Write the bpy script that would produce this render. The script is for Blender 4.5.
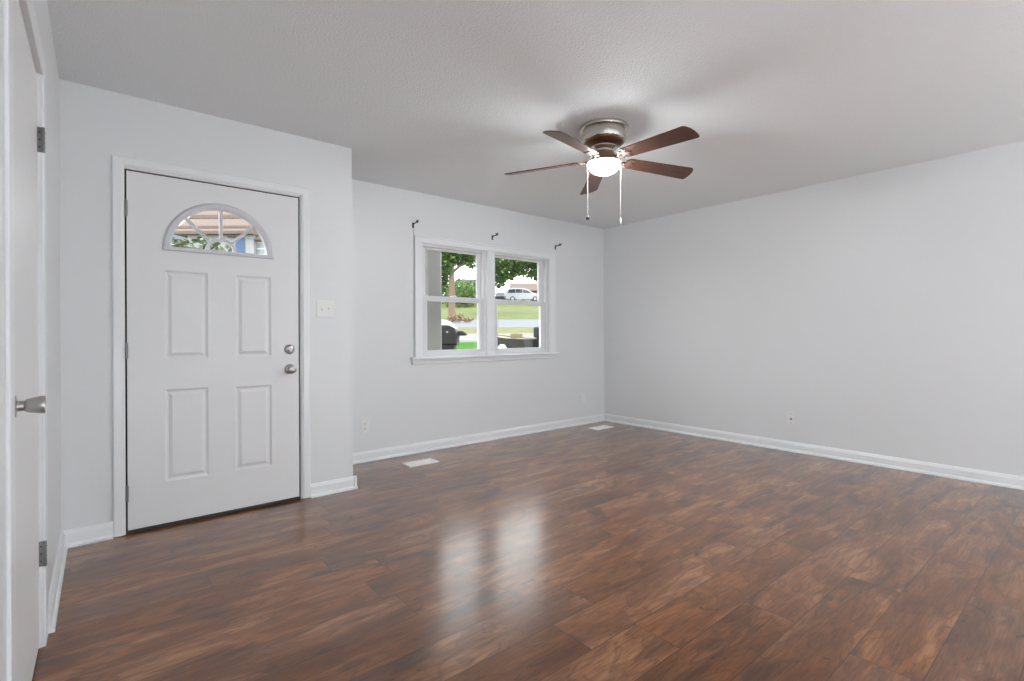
import bpy, bmesh, math, random
from mathutils import Vector, Matrix
R = math.radians
PI = math.pi
scene = bpy.context.scene
col = scene.collection
for o in list(bpy.data.objects):
    bpy.data.objects.remove(o)

# ------------------------------------------------------------------ camera
YAW = 0.6931
CAM_H = 1.1008
cam_d = bpy.data.cameras.new('camera')
cam_d.sensor_fit = 'HORIZONTAL'
cam_d.sensor_width = 36.0
cam_d.lens = 505.64 / 1024 * 36.0
cam_d.shift_x = -(512.67 - 512) / 1024
cam_d.shift_y = -(340.5 - 334.456) / 1024
cam_d.clip_start = 0.02
cam_d.clip_end = 500
cam = bpy.data.objects.new('camera', cam_d)
col.objects.link(cam)
cam.matrix_world = (Matrix.Translation((0, 0, CAM_H)) @ Matrix.Rotation(-YAW, 4, 'Z')
                    @ Matrix.Rotation(R(90), 4, 'X') @ Matrix.Rotation(-0.0043, 4, 'Z'))
scene.camera = cam

# ------------------------------------------------------------------ sky, sun, exposure
world = bpy.data.worlds.new('sky')
scene.world = world
world.use_nodes = True
wn = world.node_tree.nodes
wl = world.node_tree.links
wn.clear()
w_out = wn.new('ShaderNodeOutputWorld')
w_bg = wn.new('ShaderNodeBackground')
w_tc = wn.new('ShaderNodeTexCoord')
w_sep = wn.new('ShaderNodeSeparateXYZ')
w_rmp = wn.new('ShaderNodeValToRGB')
wl.new(w_tc.outputs['Generated'], w_sep.inputs[0])
wl.new(w_sep.outputs['Z'], w_rmp.inputs[0])
w_rmp.color_ramp.elements[0].position = 0.0
w_rmp.color_ramp.elements[0].color = (1.0, 1.0, 1.0, 1)
w_rmp.color_ramp.elements[1].position = 0.9
w_rmp.color_ramp.elements[1].color = (0.93, 0.97, 1.0, 1)
wl.new(w_rmp.outputs[0], w_bg.inputs['Color'])
w_bg.inputs['Strength'].default_value = 5.0
wl.new(w_bg.outputs[0], w_out.inputs['Surface'])

sun_d = bpy.data.lights.new('sun', 'SUN')
sun_d.energy = 3.0
sun_d.angle = R(1.0)
sun_d.color = (1.0, 0.96, 0.9)
sun = bpy.data.objects.new('sun', sun_d)
col.objects.link(sun)
sun.rotation_euler = Vector((-0.62, 0.12, -1.0)).to_track_quat('-Z', 'Y').to_euler()
sun.location = (12, -2, 20)

GLOBE_POWER = 215.0
FILL_POWER = 40.0  # glow of the paper fill lights added out of view
FILL_UP_POWER = 160.0  # glow of the bowl fill light added out of view
scene.view_settings.view_transform = 'Standard'
scene.view_settings.look = 'None'
scene.view_settings.gamma = 1.0
scene.view_settings.use_curve_mapping = False
scene.view_settings.exposure = -0.12

# ------------------------------------------------------------------ helpers
def setp(o, label=None, cat=None, group=None, kind=None):
    if label: o['label'] = label
    if cat: o['category'] = cat
    if group: o['group'] = group
    if kind: o['kind'] = kind
    return o

def empty(name, loc=(0, 0, 0), rz=0.0, **kw):
    o = bpy.data.objects.new(name, None)
    o.empty_display_size = 0.1
    col.objects.link(o)
    o.location = loc
    o.rotation_euler = (0, 0, rz)
    return setp(o, **kw)

def obj(name, bm, mat, parent=None, smooth=False, recalc=True, **kw):
    """link a bmesh as one mesh object"""
    if recalc:
        bmesh.ops.recalc_face_normals(bm, faces=bm.faces)
    me = bpy.data.meshes.new(name)
    bm.to_mesh(me)
    bm.free()
    if smooth:
        for p in me.polygons: p.use_smooth = True
        try: me.set_sharp_from_angle(angle=R(38))
        except Exception: pass
    for m in (mat if isinstance(mat, (list, tuple)) else [mat]):
        me.materials.append(m)
    o = bpy.data.objects.new(name, me)
    col.objects.link(o)
    if parent is not None: o.parent = parent
    return setp(o, **kw)

def BM(): return bmesh.new()

def merge(bm, tmp):
    me = bpy.data.meshes.new('t')
    tmp.to_mesh(me); tmp.free()
    bm.from_mesh(me)
    bpy.data.meshes.remove(me)

def box(bm, x0, x1, y0, y1, z0, z1, bev=0.0, seg=1, M=None):
    t = BM()
    bmesh.ops.create_cube(t, size=1.0)
    for v in t.verts:
        v.co = Vector(((x0 + x1) / 2 + v.co.x * (x1 - x0), (y0 + y1) / 2 + v.co.y * (y1 - y0), (z0 + z1) / 2 + v.co.z * (z1 - z0)))
    if bev > 0:
        bmesh.ops.bevel(t, geom=list(t.edges), offset=bev, segments=seg, affect='EDGES', profile=0.5)
    if M is not None: bmesh.ops.transform(t, matrix=M, verts=t.verts)
    merge(bm, t)

def lathe(bm, prof, seg=40, M=None):
    """prof: list of (r, z) revolved round Z"""
    t = BM()
    rings = []
    for r, z in prof:
        if r < 1e-6:
            rings.append([t.verts.new((0, 0, z))])
        else:
            rings.append([t.verts.new((r * math.cos(2 * PI * i / seg), r * math.sin(2 * PI * i / seg), z)) for i in range(seg)])
    for a, b in zip(rings, rings[1:]):
        for i in range(seg):
            j = (i + 1) % seg
            if len(a) == 1 and len(b) == 1: continue
            if len(a) == 1: t.faces.new((a[0], b[i], b[j]))
            elif len(b) == 1: t.faces.new((a[i], a[j], b[0]))
            else: t.faces.new((a[i], a[j], b[j], b[i]))
    if len(rings[0]) > 1: t.faces.new(rings[0])
    if len(rings[-1]) > 1: t.faces.new(rings[-1])
    if M is not None: bmesh.ops.transform(t, matrix=M, verts=t.verts)
    merge(bm, t)

def tube(bm, pts, rad, seg=10, cap=True):
    """tube along a polyline; rad a number or a list"""
    pts = [Vector(p) for p in pts]
    n = len(pts)
    rr = rad if isinstance(rad, (list, tuple)) else [rad] * n
    t = BM(); rings = []
    d0 = (pts[1] - pts[0]).normalized()
    up = Vector((0, 0, 1)) if abs(d0.z) < 0.9 else Vector((1, 0, 0))
    u = d0.cross(up).normalized()
    for i in range(n):
        d = (pts[min(i + 1, n - 1)] - pts[max(i - 1, 0)]).normalized()
        u = (u - d * u.dot(d)).normalized()
        w = d.cross(u)
        rings.append([t.verts.new(pts[i] + (u * math.cos(2 * PI * k / seg) + w * math.sin(2 * PI * k / seg)) * rr[i]) for k in range(seg)])
    for a, b in zip(rings, rings[1:]):
        for k in range(seg):
            j = (k + 1) % seg
            t.faces.new((a[k], a[j], b[j], b[k]))
    if cap:
        t.faces.new(rings[0]); t.faces.new(rings[-1])
    merge(bm, t)

def sphere(bm, c, r, seg=10, rings=6, sc=(1, 1, 1)):
    t = BM()
    bmesh.ops.create_uvsphere(t, u_segments=seg, v_segments=rings, radius=r)
    for v in t.verts: v.co = Vector((c[0] + v.co.x * sc[0], c[1] + v.co.y * sc[1], c[2] + v.co.z * sc[2]))
    merge(bm, t)

def prism(bm, outline, h0, h1, M=None, bev=0.0):
    """extrude a 2D outline (x,y) from z=h0 to z=h1"""
    t = BM()
    a = [t.verts.new((x, y, h0)) for x, y in outline]
    b = [t.verts.new((x, y, h1)) for x, y in outline]
    n = len(a)
    t.faces.new(a); t.faces.new(b)
    for i in range(n):
        j = (i + 1) % n
        t.faces.new((a[i], a[j], b[j], b[i]))
    bmesh.ops.recalc_face_normals(t, faces=t.faces)
    if bev > 0:
        bmesh.ops.bevel(t, geom=[e for e in t.edges if abs(e.verts[0].co.z - e.verts[1].co.z) < 1e-6], offset=bev, segments=1, affect='EDGES')
    if M is not None: bmesh.ops.transform(t, matrix=M, verts=t.verts)
    merge(bm, t)

def slab(bm, outer, holes, f0, f1):
    """flat slab with holes: outlines in 2D; f0, f1 map a 2D point to its 3D place on the two faces"""
    t = BM()
    loops = [outer] + list(holes)
    layers = []
    for f in (f0, f1):
        edges = []; vl = []
        for lp in loops:
            vs = [t.verts.new(f(p)) for p in lp]
            vl.append(vs)
            for i in range(len(vs)):
                edges.append(t.edges.new((vs[i], vs[(i + 1) % len(vs)])))
        bmesh.ops.triangle_fill(t, use_beauty=True, use_dissolve=False, edges=edges)
        layers.append(vl)
    for va, vb in zip(*layers):
        n = len(va)
        for i in range(n):
            j = (i + 1) % n
            t.faces.new((va[i], va[j], vb[j], vb[i]))
    merge(bm, t)

def rect(a0, a1, b0, b1): return [(a0, b0), (a1, b0), (a1, b1), (a0, b1)]

def copy_tree(o, parent=None):
    c = o.copy()
    col.objects.link(c)
    if parent is not None: c.parent = parent
    for ch in list(o.children): copy_tree(ch, c)
    return c

def extrude_profile(bm, prof, p0, p1, nrm):
    """prof: list of (out, z) swept in a straight line from p0 to p1 (2D), out along nrm"""
    t = BM()
    A = [t.verts.new((p0[0] + nrm[0] * d, p0[1] + nrm[1] * d, z)) for d, z in prof]
    B = [t.verts.new((p1[0] + nrm[0] * d, p1[1] + nrm[1] * d, z)) for d, z in prof]
    n = len(A)
    for i in range(n):
        j = (i + 1) % n
        t.faces.new((A[i], A[j], B[j], B[i]))
    t.faces.new(A); t.faces.new(B)
    merge(bm, t)

# ------------------------------------------------------------------ materials
def mat(name, color, rough=0.5, metal=0.0, spec=0.5, bump=None, emit=None, estr=0.0, coat=0.0, croug=0.1, vary=None):
    m = bpy.data.materials.new(name)
    m.use_nodes = True
    nt = m.node_tree
    b = nt.nodes['Principled BSDF']
    b.inputs['Base Color'].default_value = (*color, 1)
    b.inputs['Roughness'].default_value = rough
    b.inputs['Metallic'].default_value = metal
    b.inputs['Specular IOR Level'].default_value = spec
    if coat:
        b.inputs['Coat Weight'].default_value = coat
        b.inputs['Coat Roughness'].default_value = croug
    if emit:
        b.inputs['Emission Color'].default_value = (*emit, 1)
        b.inputs['Emission Strength'].default_value = estr
    tc = nt.nodes.new('ShaderNodeTexCoord')
    if vary:                                   # (scale, amount): soft tone variation of the thing's own colour
        n = nt.nodes.new('ShaderNodeTexNoise'); n.inputs['Scale'].default_value = vary[0]; n.inputs['Detail'].default_value = 4
        nt.links.new(tc.outputs['Object'], n.inputs['Vector'])
        r = nt.nodes.new('ShaderNodeValToRGB')
        lo, hi = 1 - vary[1], 1 + vary[1]
        r.color_ramp.elements[0].position = 0.3; r.color_ramp.elements[1].position = 0.7
        r.color_ramp.elements[0].color = (*[c * lo for c in color], 1)
        r.color_ramp.elements[1].color = (*[min(1, c * hi) for c in color], 1)
        nt.links.new(n.outputs['Fac'], r.inputs[0]); nt.links.new(r.outputs[0], b.inputs['Base Color'])
    if bump:                                   # (scale, strength, distance)
        n = nt.nodes.new('ShaderNodeTexNoise'); n.inputs['Scale'].default_value = bump[0]; n.inputs['Detail'].default_value = 3
        nt.links.new(tc.outputs['Object'], n.inputs['Vector'])
        bp = nt.nodes.new('ShaderNodeBump'); bp.inputs['Strength'].default_value = bump[1]; bp.inputs['Distance'].default_value = bump[2]
        nt.links.new(n.outputs['Fac'], bp.inputs['Height']); nt.links.new(bp.outputs['Normal'], b.inputs['Normal'])
    return m

M_wall = mat('wall_paint', (0.79, 0.80, 0.81), 0.38, spec=0.4, bump=(60, 0.06, 0.003))
M_ceil = mat('ceiling_paint', (0.87, 0.89, 0.905), 0.9, spec=0.2, bump=(105, 0.5, 0.010))
M_trim = mat('trim_paint', (0.87, 0.885, 0.90), 0.28, spec=0.5)
M_door = mat('door_paint', (0.82, 0.82, 0.825), 0.38, spec=0.45)
M_fan = mat('fanlight_plastic', (0.66, 0.66, 0.70), 0.4)
M_vinyl = mat('window_vinyl', (0.77, 0.77, 0.79), 0.35)
M_dark = mat('dark_gap', (0.02, 0.016, 0.014), 0.8)
M_thresh = mat('threshold_bronze', (0.025, 0.014, 0.010), 0.6)
M_nickel = mat('satin_nickel', (0.46, 0.45, 0.44), 0.28, 1.0)
M_steel = mat('hinge_steel', (0.22, 0.22, 0.22), 0.45, 0.8)
M_slot = mat('slot_dark', (0.03, 0.03, 0.03), 0.6)
M_plate = mat('plate_plastic', (0.84, 0.84, 0.83), 0.3)
M_black = mat('black_iron', (0.010, 0.010, 0.011), 0.5, spec=0.25)
M_vent = mat('vent_enamel', (0.93, 0.90, 0.87), 0.35)
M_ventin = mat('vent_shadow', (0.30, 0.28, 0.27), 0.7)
M_pewter = mat('pewter', (0.56, 0.52, 0.48), 0.22, 1.0)
M_bronze = mat('bronze_band', (0.20, 0.11, 0.07), 0.35, 1.0)
M_pan = mat('bronze_pan', (0.42, 0.29, 0.21), 0.45, 0.7)
M_iron = mat('bronze_iron', (0.075, 0.045, 0.032), 0.55, 0.3, spec=0.3)
M_cord = mat('grey_cord', (0.5, 0.5, 0.5), 0.7)
M_chain = mat('chain_metal', (0.36, 0.34, 0.32), 0.5, 0.2)

def glass_mat():
    m = bpy.data.materials.new('window_glass'); m.use_nodes = True
    nt = m.node_tree; nt.nodes.clear()
    out = nt.nodes.new('ShaderNodeOutputMaterial')
    mx = nt.nodes.new('ShaderNodeMixShader')
    tr = nt.nodes.new('ShaderNodeBsdfTransparent'); tr.inputs[0].default_value = (0.97, 0.985, 0.98, 1)
    gl = nt.nodes.new('ShaderNodeBsdfGlossy'); gl.inputs['Roughness'].default_value = 0.02
    fr = nt.nodes.new('ShaderNodeFresnel'); fr.inputs[0].default_value = 1.45
    ge = nt.nodes.new('ShaderNodeNewGeometry'); ml = nt.nodes.new('ShaderNodeMath'); ml.operation = 'MULTIPLY'
    inv = nt.nodes.new('ShaderNodeMath'); inv.operation = 'SUBTRACT'; inv.inputs[0].default_value = 1.0
    nt.links.new(ge.outputs['Backfacing'], inv.inputs[1]); nt.links.new(inv.outputs[0], ml.inputs[1]); nt.links.new(fr.outputs[0], ml.inputs[0])
    nt.links.new(ml.outputs[0], mx.inputs[0]); nt.links.new(tr.outputs[0], mx.inputs[1]); nt.links.new(gl.outputs[0], mx.inputs[2])
    nt.links.new(mx.outputs[0], out.inputs['Surface'])
    return m
M_glass = glass_mat()

def globe_mat(name, power, colr):
    m = bpy.data.materials.new(name); m.use_nodes = True
    nt = m.node_tree; nt.nodes.clear()
    out = nt.nodes.new('ShaderNodeOutputMaterial')
    e = nt.nodes.new('ShaderNodeEmission')
    e.inputs['Color'].default_value = (*colr, 1); e.inputs['Strength'].default_value = power
    nt.links.new(e.outputs[0], out.inputs['Surface'])
    return m
M_globe = globe_mat('lit_globe', GLOBE_POWER, (0.95, 0.98, 1.0))
M_fill_up = globe_mat('fill_disc', FILL_UP_POWER, (0.92, 0.99, 1.03))
M_fill = globe_mat('fill_paper', FILL_POWER, (0.92, 0.99, 1.03))

class NT:
    """tiny node-graph helper"""
    def __init__(s, m): s.nt = m.node_tree; s.n = s.nt.nodes; s.l = s.nt.links
    def node(s, t, **kw):
        x = s.n.new(t)
        for k, v in kw.items(): setattr(x, k, v)
        return x
    def put(s, sock, v):
        if hasattr(v, 'is_output') or isinstance(v, bpy.types.NodeSocket): s.l.new(v, sock)
        else: sock.default_value = v
    def math(s, op, a, b=0.0, c=None):
        x = s.node('ShaderNodeMath', operation=op)
        s.put(x.inputs[0], a); s.put(x.inputs[1], b)
        if c is not None: s.put(x.inputs[2], c)
        return x.outputs[0]
    def xyz(s, x, y, z):
        c = s.node('ShaderNodeCombineXYZ')
        s.put(c.inputs[0], x); s.put(c.inputs[1], y); s.put(c.inputs[2], z)
        return c.outputs[0]
    def noise(s, v, scale, detail=4, rough=0.55, dist=0.0):
        x = s.node('ShaderNodeTexNoise')
        s.l.new(v, x.inputs['Vector']); x.inputs['Scale'].default_value = scale; x.inputs['Detail'].default_value = detail
        x.inputs['Roughness'].default_value = rough; x.inputs['Distortion'].default_value = dist
        return x.outputs['Fac']
    def ramp(s, f, stops, interp='LINEAR'):
        x = s.node('ShaderNodeValToRGB'); x.color_ramp.interpolation = interp
        el = x.color_ramp.elements
        while len(el) < len(stops): el.new(0.5)
        for e, (p, c) in zip(el, stops):
            e.position = p; e.color = (*c, 1) if len(c) == 3 else c
        s.l.new(f, x.inputs[0]); return x.outputs[0]
    def mix(s, f, a, b, blend='MIX'):
        x = s.node('ShaderNodeMix', data_type='RGBA', blend_type=blend)
        s.put(x.inputs[0], f); s.put(x.inputs[6], a); s.put(x.inputs[7], b)
        return x.outputs[2]

def g(v): return (v, v, v)

def floor_mat():
    m = bpy.data.materials.new('plank_floor'); m.use_nodes = True
    k = NT(m); b = k.n['Principled BSDF']
    tc = k.node('ShaderNodeTexCoord'); sp = k.node('ShaderNodeSeparateXYZ')
    k.l.new(tc.outputs['Object'], sp.inputs[0])
    X, Y = sp.outputs[0], sp.outputs[1]
    W, L = 0.195, 1.215
    ry = k.math('DIVIDE', k.math('SUBTRACT', Y, 1.574 - 0.195 * 20), W)
    row = k.math('FLOOR', ry)
    fy = k.math('FRACT', ry)
    wn1 = k.node('ShaderNodeTexWhiteNoise', noise_dimensions='1D'); k.l.new(row, wn1.inputs['W'])
    off = k.math('MULTIPLY', wn1.outputs['Value'], L)
    rx = k.math('DIVIDE', k.math('ADD', k.math('ADD', X, 12.0), off), L)
    cx = k.math('FLOOR', rx); fx = k.math('FRACT', rx)
    wn2 = k.node('ShaderNodeTexWhiteNoise', noise_dimensions='2D')
    k.l.new(k.xyz(cx, row, 0.0), wn2.inputs['Vector'])
    rnd = wn2.outputs['Value']
    sc = k.node('ShaderNodeSeparateColor'); k.l.new(wn2.outputs['Color'], sc.inputs[0])
    # seams
    ey = k.math('MINIMUM', fy, k.math('SUBTRACT', 1.0, fy))
    ex = k.math('MINIMUM', fx, k.math('SUBTRACT', 1.0, fx))
    sy = k.math('LESS_THAN', ey, 0.0016 / W)
    sx = k.math('LESS_THAN', ex, 0.0016 / L)
    seam = k.math('MAXIMUM', sy, sx)
    # per-plank shifted coordinates
    ox = k.math('ADD', X, k.math('MULTIPLY', rnd, 37.0))
    oy = k.math('ADD', Y, k.math('MULTIPLY', sc.outputs[1], 23.0))
    big = k.noise(k.xyz(k.math('MULTIPLY', ox, 2.2), k.math('MULTIPLY', oy, 7.0), 0.0), 1.0, 2, 0.5, 0.7)
    mid = k.noise(k.xyz(k.math('MULTIPLY', ox, 4.0), k.math('MULTIPLY', oy, 26.0), 3.0), 1.0, 4, 0.6, 0.8)
    fine = k.noise(k.xyz(k.math('MULTIPLY', ox, 9.0), k.math('MULTIPLY', oy, 130.0), 7.0), 1.0, 3, 0.6, 0.6)
    smoke = k.noise(k.xyz(k.math('MULTIPLY', ox, 2.4), k.math('MULTIPLY', oy, 7.0), 11.0), 1.0, 3, 0.55, 0.8)
    knot = k.noise(k.xyz(k.math('MULTIPLY', ox, 7.0), k.math('MULTIPLY', oy, 14.0), 17.0), 1.0, 2, 0.5, 1.0)
    ring = k.math('FRACT', k.math('ADD', k.math('MULTIPLY', big, 9.0), k.math('MULTIPLY', fine, 0.35)))
    ring = k.math('ABSOLUTE', k.math('SUBTRACT', ring, 0.5))
    base = k.ramp(big, [(0.30, (0.150, 0.052, 0.018)), (0.45, (0.210, 0.080, 0.029)), (0.57, (0.275, 0.113, 0.045)), (0.70, (0.380, 0.175, 0.078))])
    c = k.mix(k.ramp(mid, [(0.42, g(0.0)), (0.68, g(0.52))]), base, (0.100, 0.036, 0.015, 1))
    c = k.mix(k.ramp(ring, [(0.0, g(0.50)), (0.16, g(0.0))]), c, (0.085, 0.035, 0.018, 1))
    c = k.mix(k.ramp(fine, [(0.45, g(0.0)), (0.72, g(0.60))]), c, (0.062, 0.022, 0.010, 1))
    c = k.mix(k.ramp(smoke, [(0.55, g(0.0)), (0.68, g(0.68))]), c, (0.036, 0.019, 0.013, 1))
    c = k.mix(k.ramp(knot, [(0.68, g(0.0)), (0.76, g(0.7))]), c, (0.026, 0.014, 0.010, 1))
    val = k.node('ShaderNodeHueSaturation')
    k.l.new(c, val.inputs['Color'])
    k.l.new(k.math('ADD', 0.82, k.math('MULTIPLY', sc.outputs[0], 0.40)), val.inputs['Value'])
    k.l.new(k.math('ADD', 0.96, k.math('MULTIPLY', sc.outputs[2], 0.14)), val.inputs['Saturation'])
    c = k.mix(k.math('MULTIPLY', seam, 0.7), val.outputs[0], (0.02, 0.012, 0.008, 1))
    k.l.new(c, b.inputs['Base Color'])
    rg = k.ramp(mid, [(0.3, g(0.285)), (0.7, g(0.31))])
    k.l.new(rg, b.inputs['Roughness'])
    b.inputs['Specular IOR Level'].default_value = 0.18
    b.inputs['IOR'].default_value = 1.42
    b.inputs['Coat Weight'].default_value = 1.0; b.inputs['Coat IOR'].default_value = 1.38; b.inputs['Coat Roughness'].default_value = 0.19
    return m
M_floor = floor_mat()

def wood_mat(name, dark, light, rough=0.35, sx=3, sy=40):
    m = bpy.data.materials.new(name); m.use_nodes = True
    k = NT(m); b = k.n['Principled BSDF']
    tc = k.node('ShaderNodeTexCoord'); mp = k.node('ShaderNodeMapping')
    mp.inputs['Scale'].default_value = (sx, sy, sy)
    k.l.new(tc.outputs['Object'], mp.inputs[0])
    f = k.noise(mp.outputs[0], 1.0, 5, 0.6, 0.6)
    k.l.new(k.ramp(f, [(0.3, dark), (0.7, light)]), b.inputs['Base Color'])
    b.inputs['Roughness'].default_value = rough
    return m
M_blade = wood_mat('walnut_blade', (0.050, 0.020, 0.013), (0.135, 0.055, 0.034), 0.34, 4, 60)
M_bark = wood_mat('bark', (0.12, 0.08, 0.055), (0.25, 0.18, 0.13), 0.9, 12, 12)

def leaf_mat(name, c0, c1, c2):
    m = bpy.data.materials.new(name); m.use_nodes = True
    k = NT(m); b = k.n['Principled BSDF']
    ge = k.node('ShaderNodeNewGeometry')
    k.l.new(k.ramp(ge.outputs['Random Per Island'], [(0.0, c0), (0.5, c1), (1.0, c2)]), b.inputs['Base Color'])
    b.inputs['Roughness'].default_value = 0.55
    return m
M_leaf = leaf_mat('leaf_green', (0.016, 0.045, 0.006), (0.045, 0.105, 0.014), (0.12, 0.20, 0.03))
M_leaf2 = leaf_mat('leaf_bright', (0.035, 0.09, 0.010), (0.08, 0.17, 0.022), (0.17, 0.26, 0.05))
M_leaf3 = leaf_mat('leaf_dark', (0.02, 0.045, 0.015), (0.05, 0.09, 0.03), (0.12, 0.12, 0.06))
M_mulch = leaf_mat('rusty_leaves', (0.14, 0.04, 0.015), (0.20, 0.08, 0.03), (0.17, 0.12, 0.05))
M_grass = mat('lawn_grass', (0.078, 0.098, 0.014), 0.9, vary=(0.9, 0.25))
M_verge = mat('verge_grass', (0.085, 0.090, 0.022), 0.9, vary=(1.1, 0.25))
M_road = mat('pale_asphalt', (0.115, 0.124, 0.14), 0.85, vary=(0.5, 0.06))
M_drive = mat('pale_concrete', (0.150, 0.130, 0.118), 0.85, vary=(0.5, 0.08))
M_brick = mat('tan_brick', (0.17, 0.10, 0.08), 0.85, vary=(6, 0.1))
M_roofg = mat('grey_shingle', (0.057, 0.062, 0.075), 0.9, vary=(8, 0.12))
M_roofp = mat('pinkish_shingle', (0.115, 0.078, 0.065), 0.9, vary=(8, 0.12))
M_siding = mat('white_siding', (0.27, 0.275, 0.28), 0.6)
M_blue = mat('blue_paint', (0.038, 0.083, 0.180), 0.5)
M_eave = mat('dark_eave', (0.10, 0.075, 0.06), 0.7)
M_soffit = mat('salmon_soffit', (0.135, 0.092, 0.076), 0.7)
M_roofshade = mat('roof_shadow_brown', (0.050, 0.026, 0.019), 0.7)
M_post = mat('porch_paint', (0.20, 0.19, 0.185), 0.5)
M_tan = mat('tan_bracket', (0.30, 0.23, 0.17), 0.7)
M_car = mat('white_car_paint', (0.30, 0.31, 0.34), 0.25, coat=0.6)
M_tint = mat('tinted_glass', (0.03, 0.04, 0.06), 0.08)
M_tyre = mat('tyre_rubber', (0.02, 0.02, 0.02), 0.8)
M_hull = mat('dark_hull', (0.016, 0.018, 0.016), 0.35)
M_deck = mat('tan_deck', (0.162, 0.132, 0.078), 0.7)
M_lime = mat('lime_plastic', (0.084, 0.252, 0.035), 0.4)
M_greyplastic = mat('grey_plastic', (0.322, 0.336, 0.364), 0.5)
M_white = mat('white_enamel', (0.600, 0.600, 0.600), 0.4)

# ------------------------------------------------------------------ the room
H = 2.44
XL, YD, YW, XR, XB = -0.129, 3.526, 4.213, 5.011, 1.434   # left corner, entry wall, window wall, right wall, convex corner
YBACK = -3.2
TH = 0.13
AL = 0.009                                                   # the left wall is slightly out of square
LD = Vector((-math.sin(AL), -math.cos(AL)))                  # runs back from the entry corner
LN = Vector((math.cos(AL), -math.sin(AL)))                   # into the room
LA = Vector((XL, YD))
def LW(s, d): return LA + LD * s + LN * d                    # point on the left wall
L_END = (YD - YBACK) / math.cos(AL)

b = BM(); box(b, -0.8, XR + TH, YBACK - TH, YW + 0.02, -0.12, 0.0)
obj('floor', b, M_floor, kind='structure')
b = BM(); box(b, -0.8, XR + TH, YBACK - TH, YW + TH, H, H + 0.22)
obj('ceiling', b, M_ceil, kind='structure')

# entry wall with the front door's opening
DX0, DX1, DZ1 = 0.147, 1.064, 2.022                          # door slab
b = BM()
slab(b, [(-0.25, 0), (DX0 - 0.03, 0), (DX0 - 0.03, DZ1 + 0.03), (DX1 + 0.03, DZ1 + 0.03), (DX1 + 0.03, 0), (XB, 0), (XB, H), (-0.25, H)], [],
     lambda p: (p[0], YD, p[1]), lambda p: (p[0], YD + TH, p[1]))
obj('wall_entry', b, M_wall, kind='structure')
b = BM(); box(b, XB - TH, XB, YD + TH, YW + TH, 0, H)
obj('wall_return', b, M_wall, kind='structure')
# window wall
WX0, WX1, WZ0, WZ1 = 2.37, 4.045, 0.895, 1.98
b = BM()
slab(b, rect(XB, XR, 0, H), [rect(WX0, WX1, WZ0, WZ1)], lambda p: (p[0], YW, p[1]), lambda p: (p[0], YW + TH, p[1]))
obj('wall_front', b, M_wall, kind='structure')
b = BM(); box(b, XR, XR + TH, YBACK - TH, YW + TH, 0, H)
obj('wall_right', b, M_wall, kind='structure')
# left wall with the closet door's opening
CS0, CS1, CZ1 = 1.070, 1.905, 2.045                          # closet opening along the wall
b = BM()
slab(b, [(0, 0), (CS0, 0), (CS0, CZ1), (CS1, CZ1), (CS1, 0), (L_END, 0), (L_END, H), (0, H)], [],
     lambda p: (*LW(p[0], 0), p[1]), lambda p: (*LW(p[0], -TH), p[1]))
obj('wall_left', b, M_wall, kind='structure')
# back wall, behind the camera
b = BM(); box(b, -0.32, XR, YBACK - TH, YBACK, 0, H)
obj('wall_back', b, M_wall, kind='structure')
# paper and bowl fill lights, added behind the camera to brighten the room
def fill_lantern(x, y, label):
    t = empty('fill_light', (x, y, 0), label=label, cat='fill light')
    b = BM(); lathe(b, [(0.12, 0), (0.12, 0.012), (0.11, 0.018), (0.012, 0.02), (0.012, 0.33), (0, 0.33)], 24)
    obj('stand', b, M_black, t, smooth=True)
    b = BM()
    lathe(b, [(0.07 if i in (0, 12) else 0.23 * math.sin(PI * (0.1 + 0.8 * i / 12)) * (1 + (0.012 if i % 2 else 0)), 0.55 - 0.23 * math.cos(PI * (0.1 + 0.8 * i / 12))) for i in range(13)], 24)
    obj('fill_shade', b, M_fill, t, label='glowing white shade of the added fill light')
def fill_uplighter(x, y, label):  # bowl-shaped fill light, added out of view to lift the ceiling
    t = empty('fill_light', (x, y, 0), label=label, cat='fill light')
    b = BM(); lathe(b, [(0.13, 0), (0.13, 0.015), (0.12, 0.02), (0.014, 0.024), (0.014, 0.34), (0.05, 0.35), (0.17, 0.41), (0.22, 0.47), (0.215, 0.472), (0.165, 0.42), (0.05, 0.365), (0, 0.362)], 28)
    obj('bowl_stand', b, M_white, t, smooth=True)
    b = BM(); lathe(b, [(0.203, 0.458), (0.12, 0.466), (0, 0.468)], 24)
    obj('diffuser', b, M_fill_up, t, smooth=True, label='glowing round disc of the added fill light')
fill_uplighter(2.3, -2.65, 'added fill light in a low white bowl on the floor behind the viewer, between the paper ones')
fill_lantern(1.0, -2.7, 'added fill light in a white paper ball on the floor behind the viewer, nearer the closet wall')
fill_lantern(3.6, -2.7, 'added fill light in a white paper ball on the floor behind the viewer, nearer the blank right wall')

# baseboards
BP = [(0, 0), (0.026, 0), (0.026, 0.010), (0.021, 0.018), (0.0145, 0.022), (0.0145, 0.068), (0.010, 0.078), (0.006, 0.088), (0, 0.090)]
def base(name, segs):
    b = BM()
    for p0, p1, n in segs: extrude_profile(b, BP, p0, p1, n)
    obj(name, b, M_trim, kind='structure')
base('baseboard_front', [((XB, YW), (XR, YW), (0, -1))])
base('baseboard_right', [((XR, YW), (XR, YBACK), (-1, 0))])
base('baseboard_entry', [((XL, YD), (0.082, YD), (0, -1)), ((1.133, YD), (XB + 0.024, YD), (0, -1))])
base('baseboard_return', [((XB, YD - 0.024), (XB, YW), (1, 0))])
base('baseboard_left', [(LW(0, 0), LW(0.985, 0), LN), (LW(1.985, 0), LW(L_END, 0), LN)])

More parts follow.
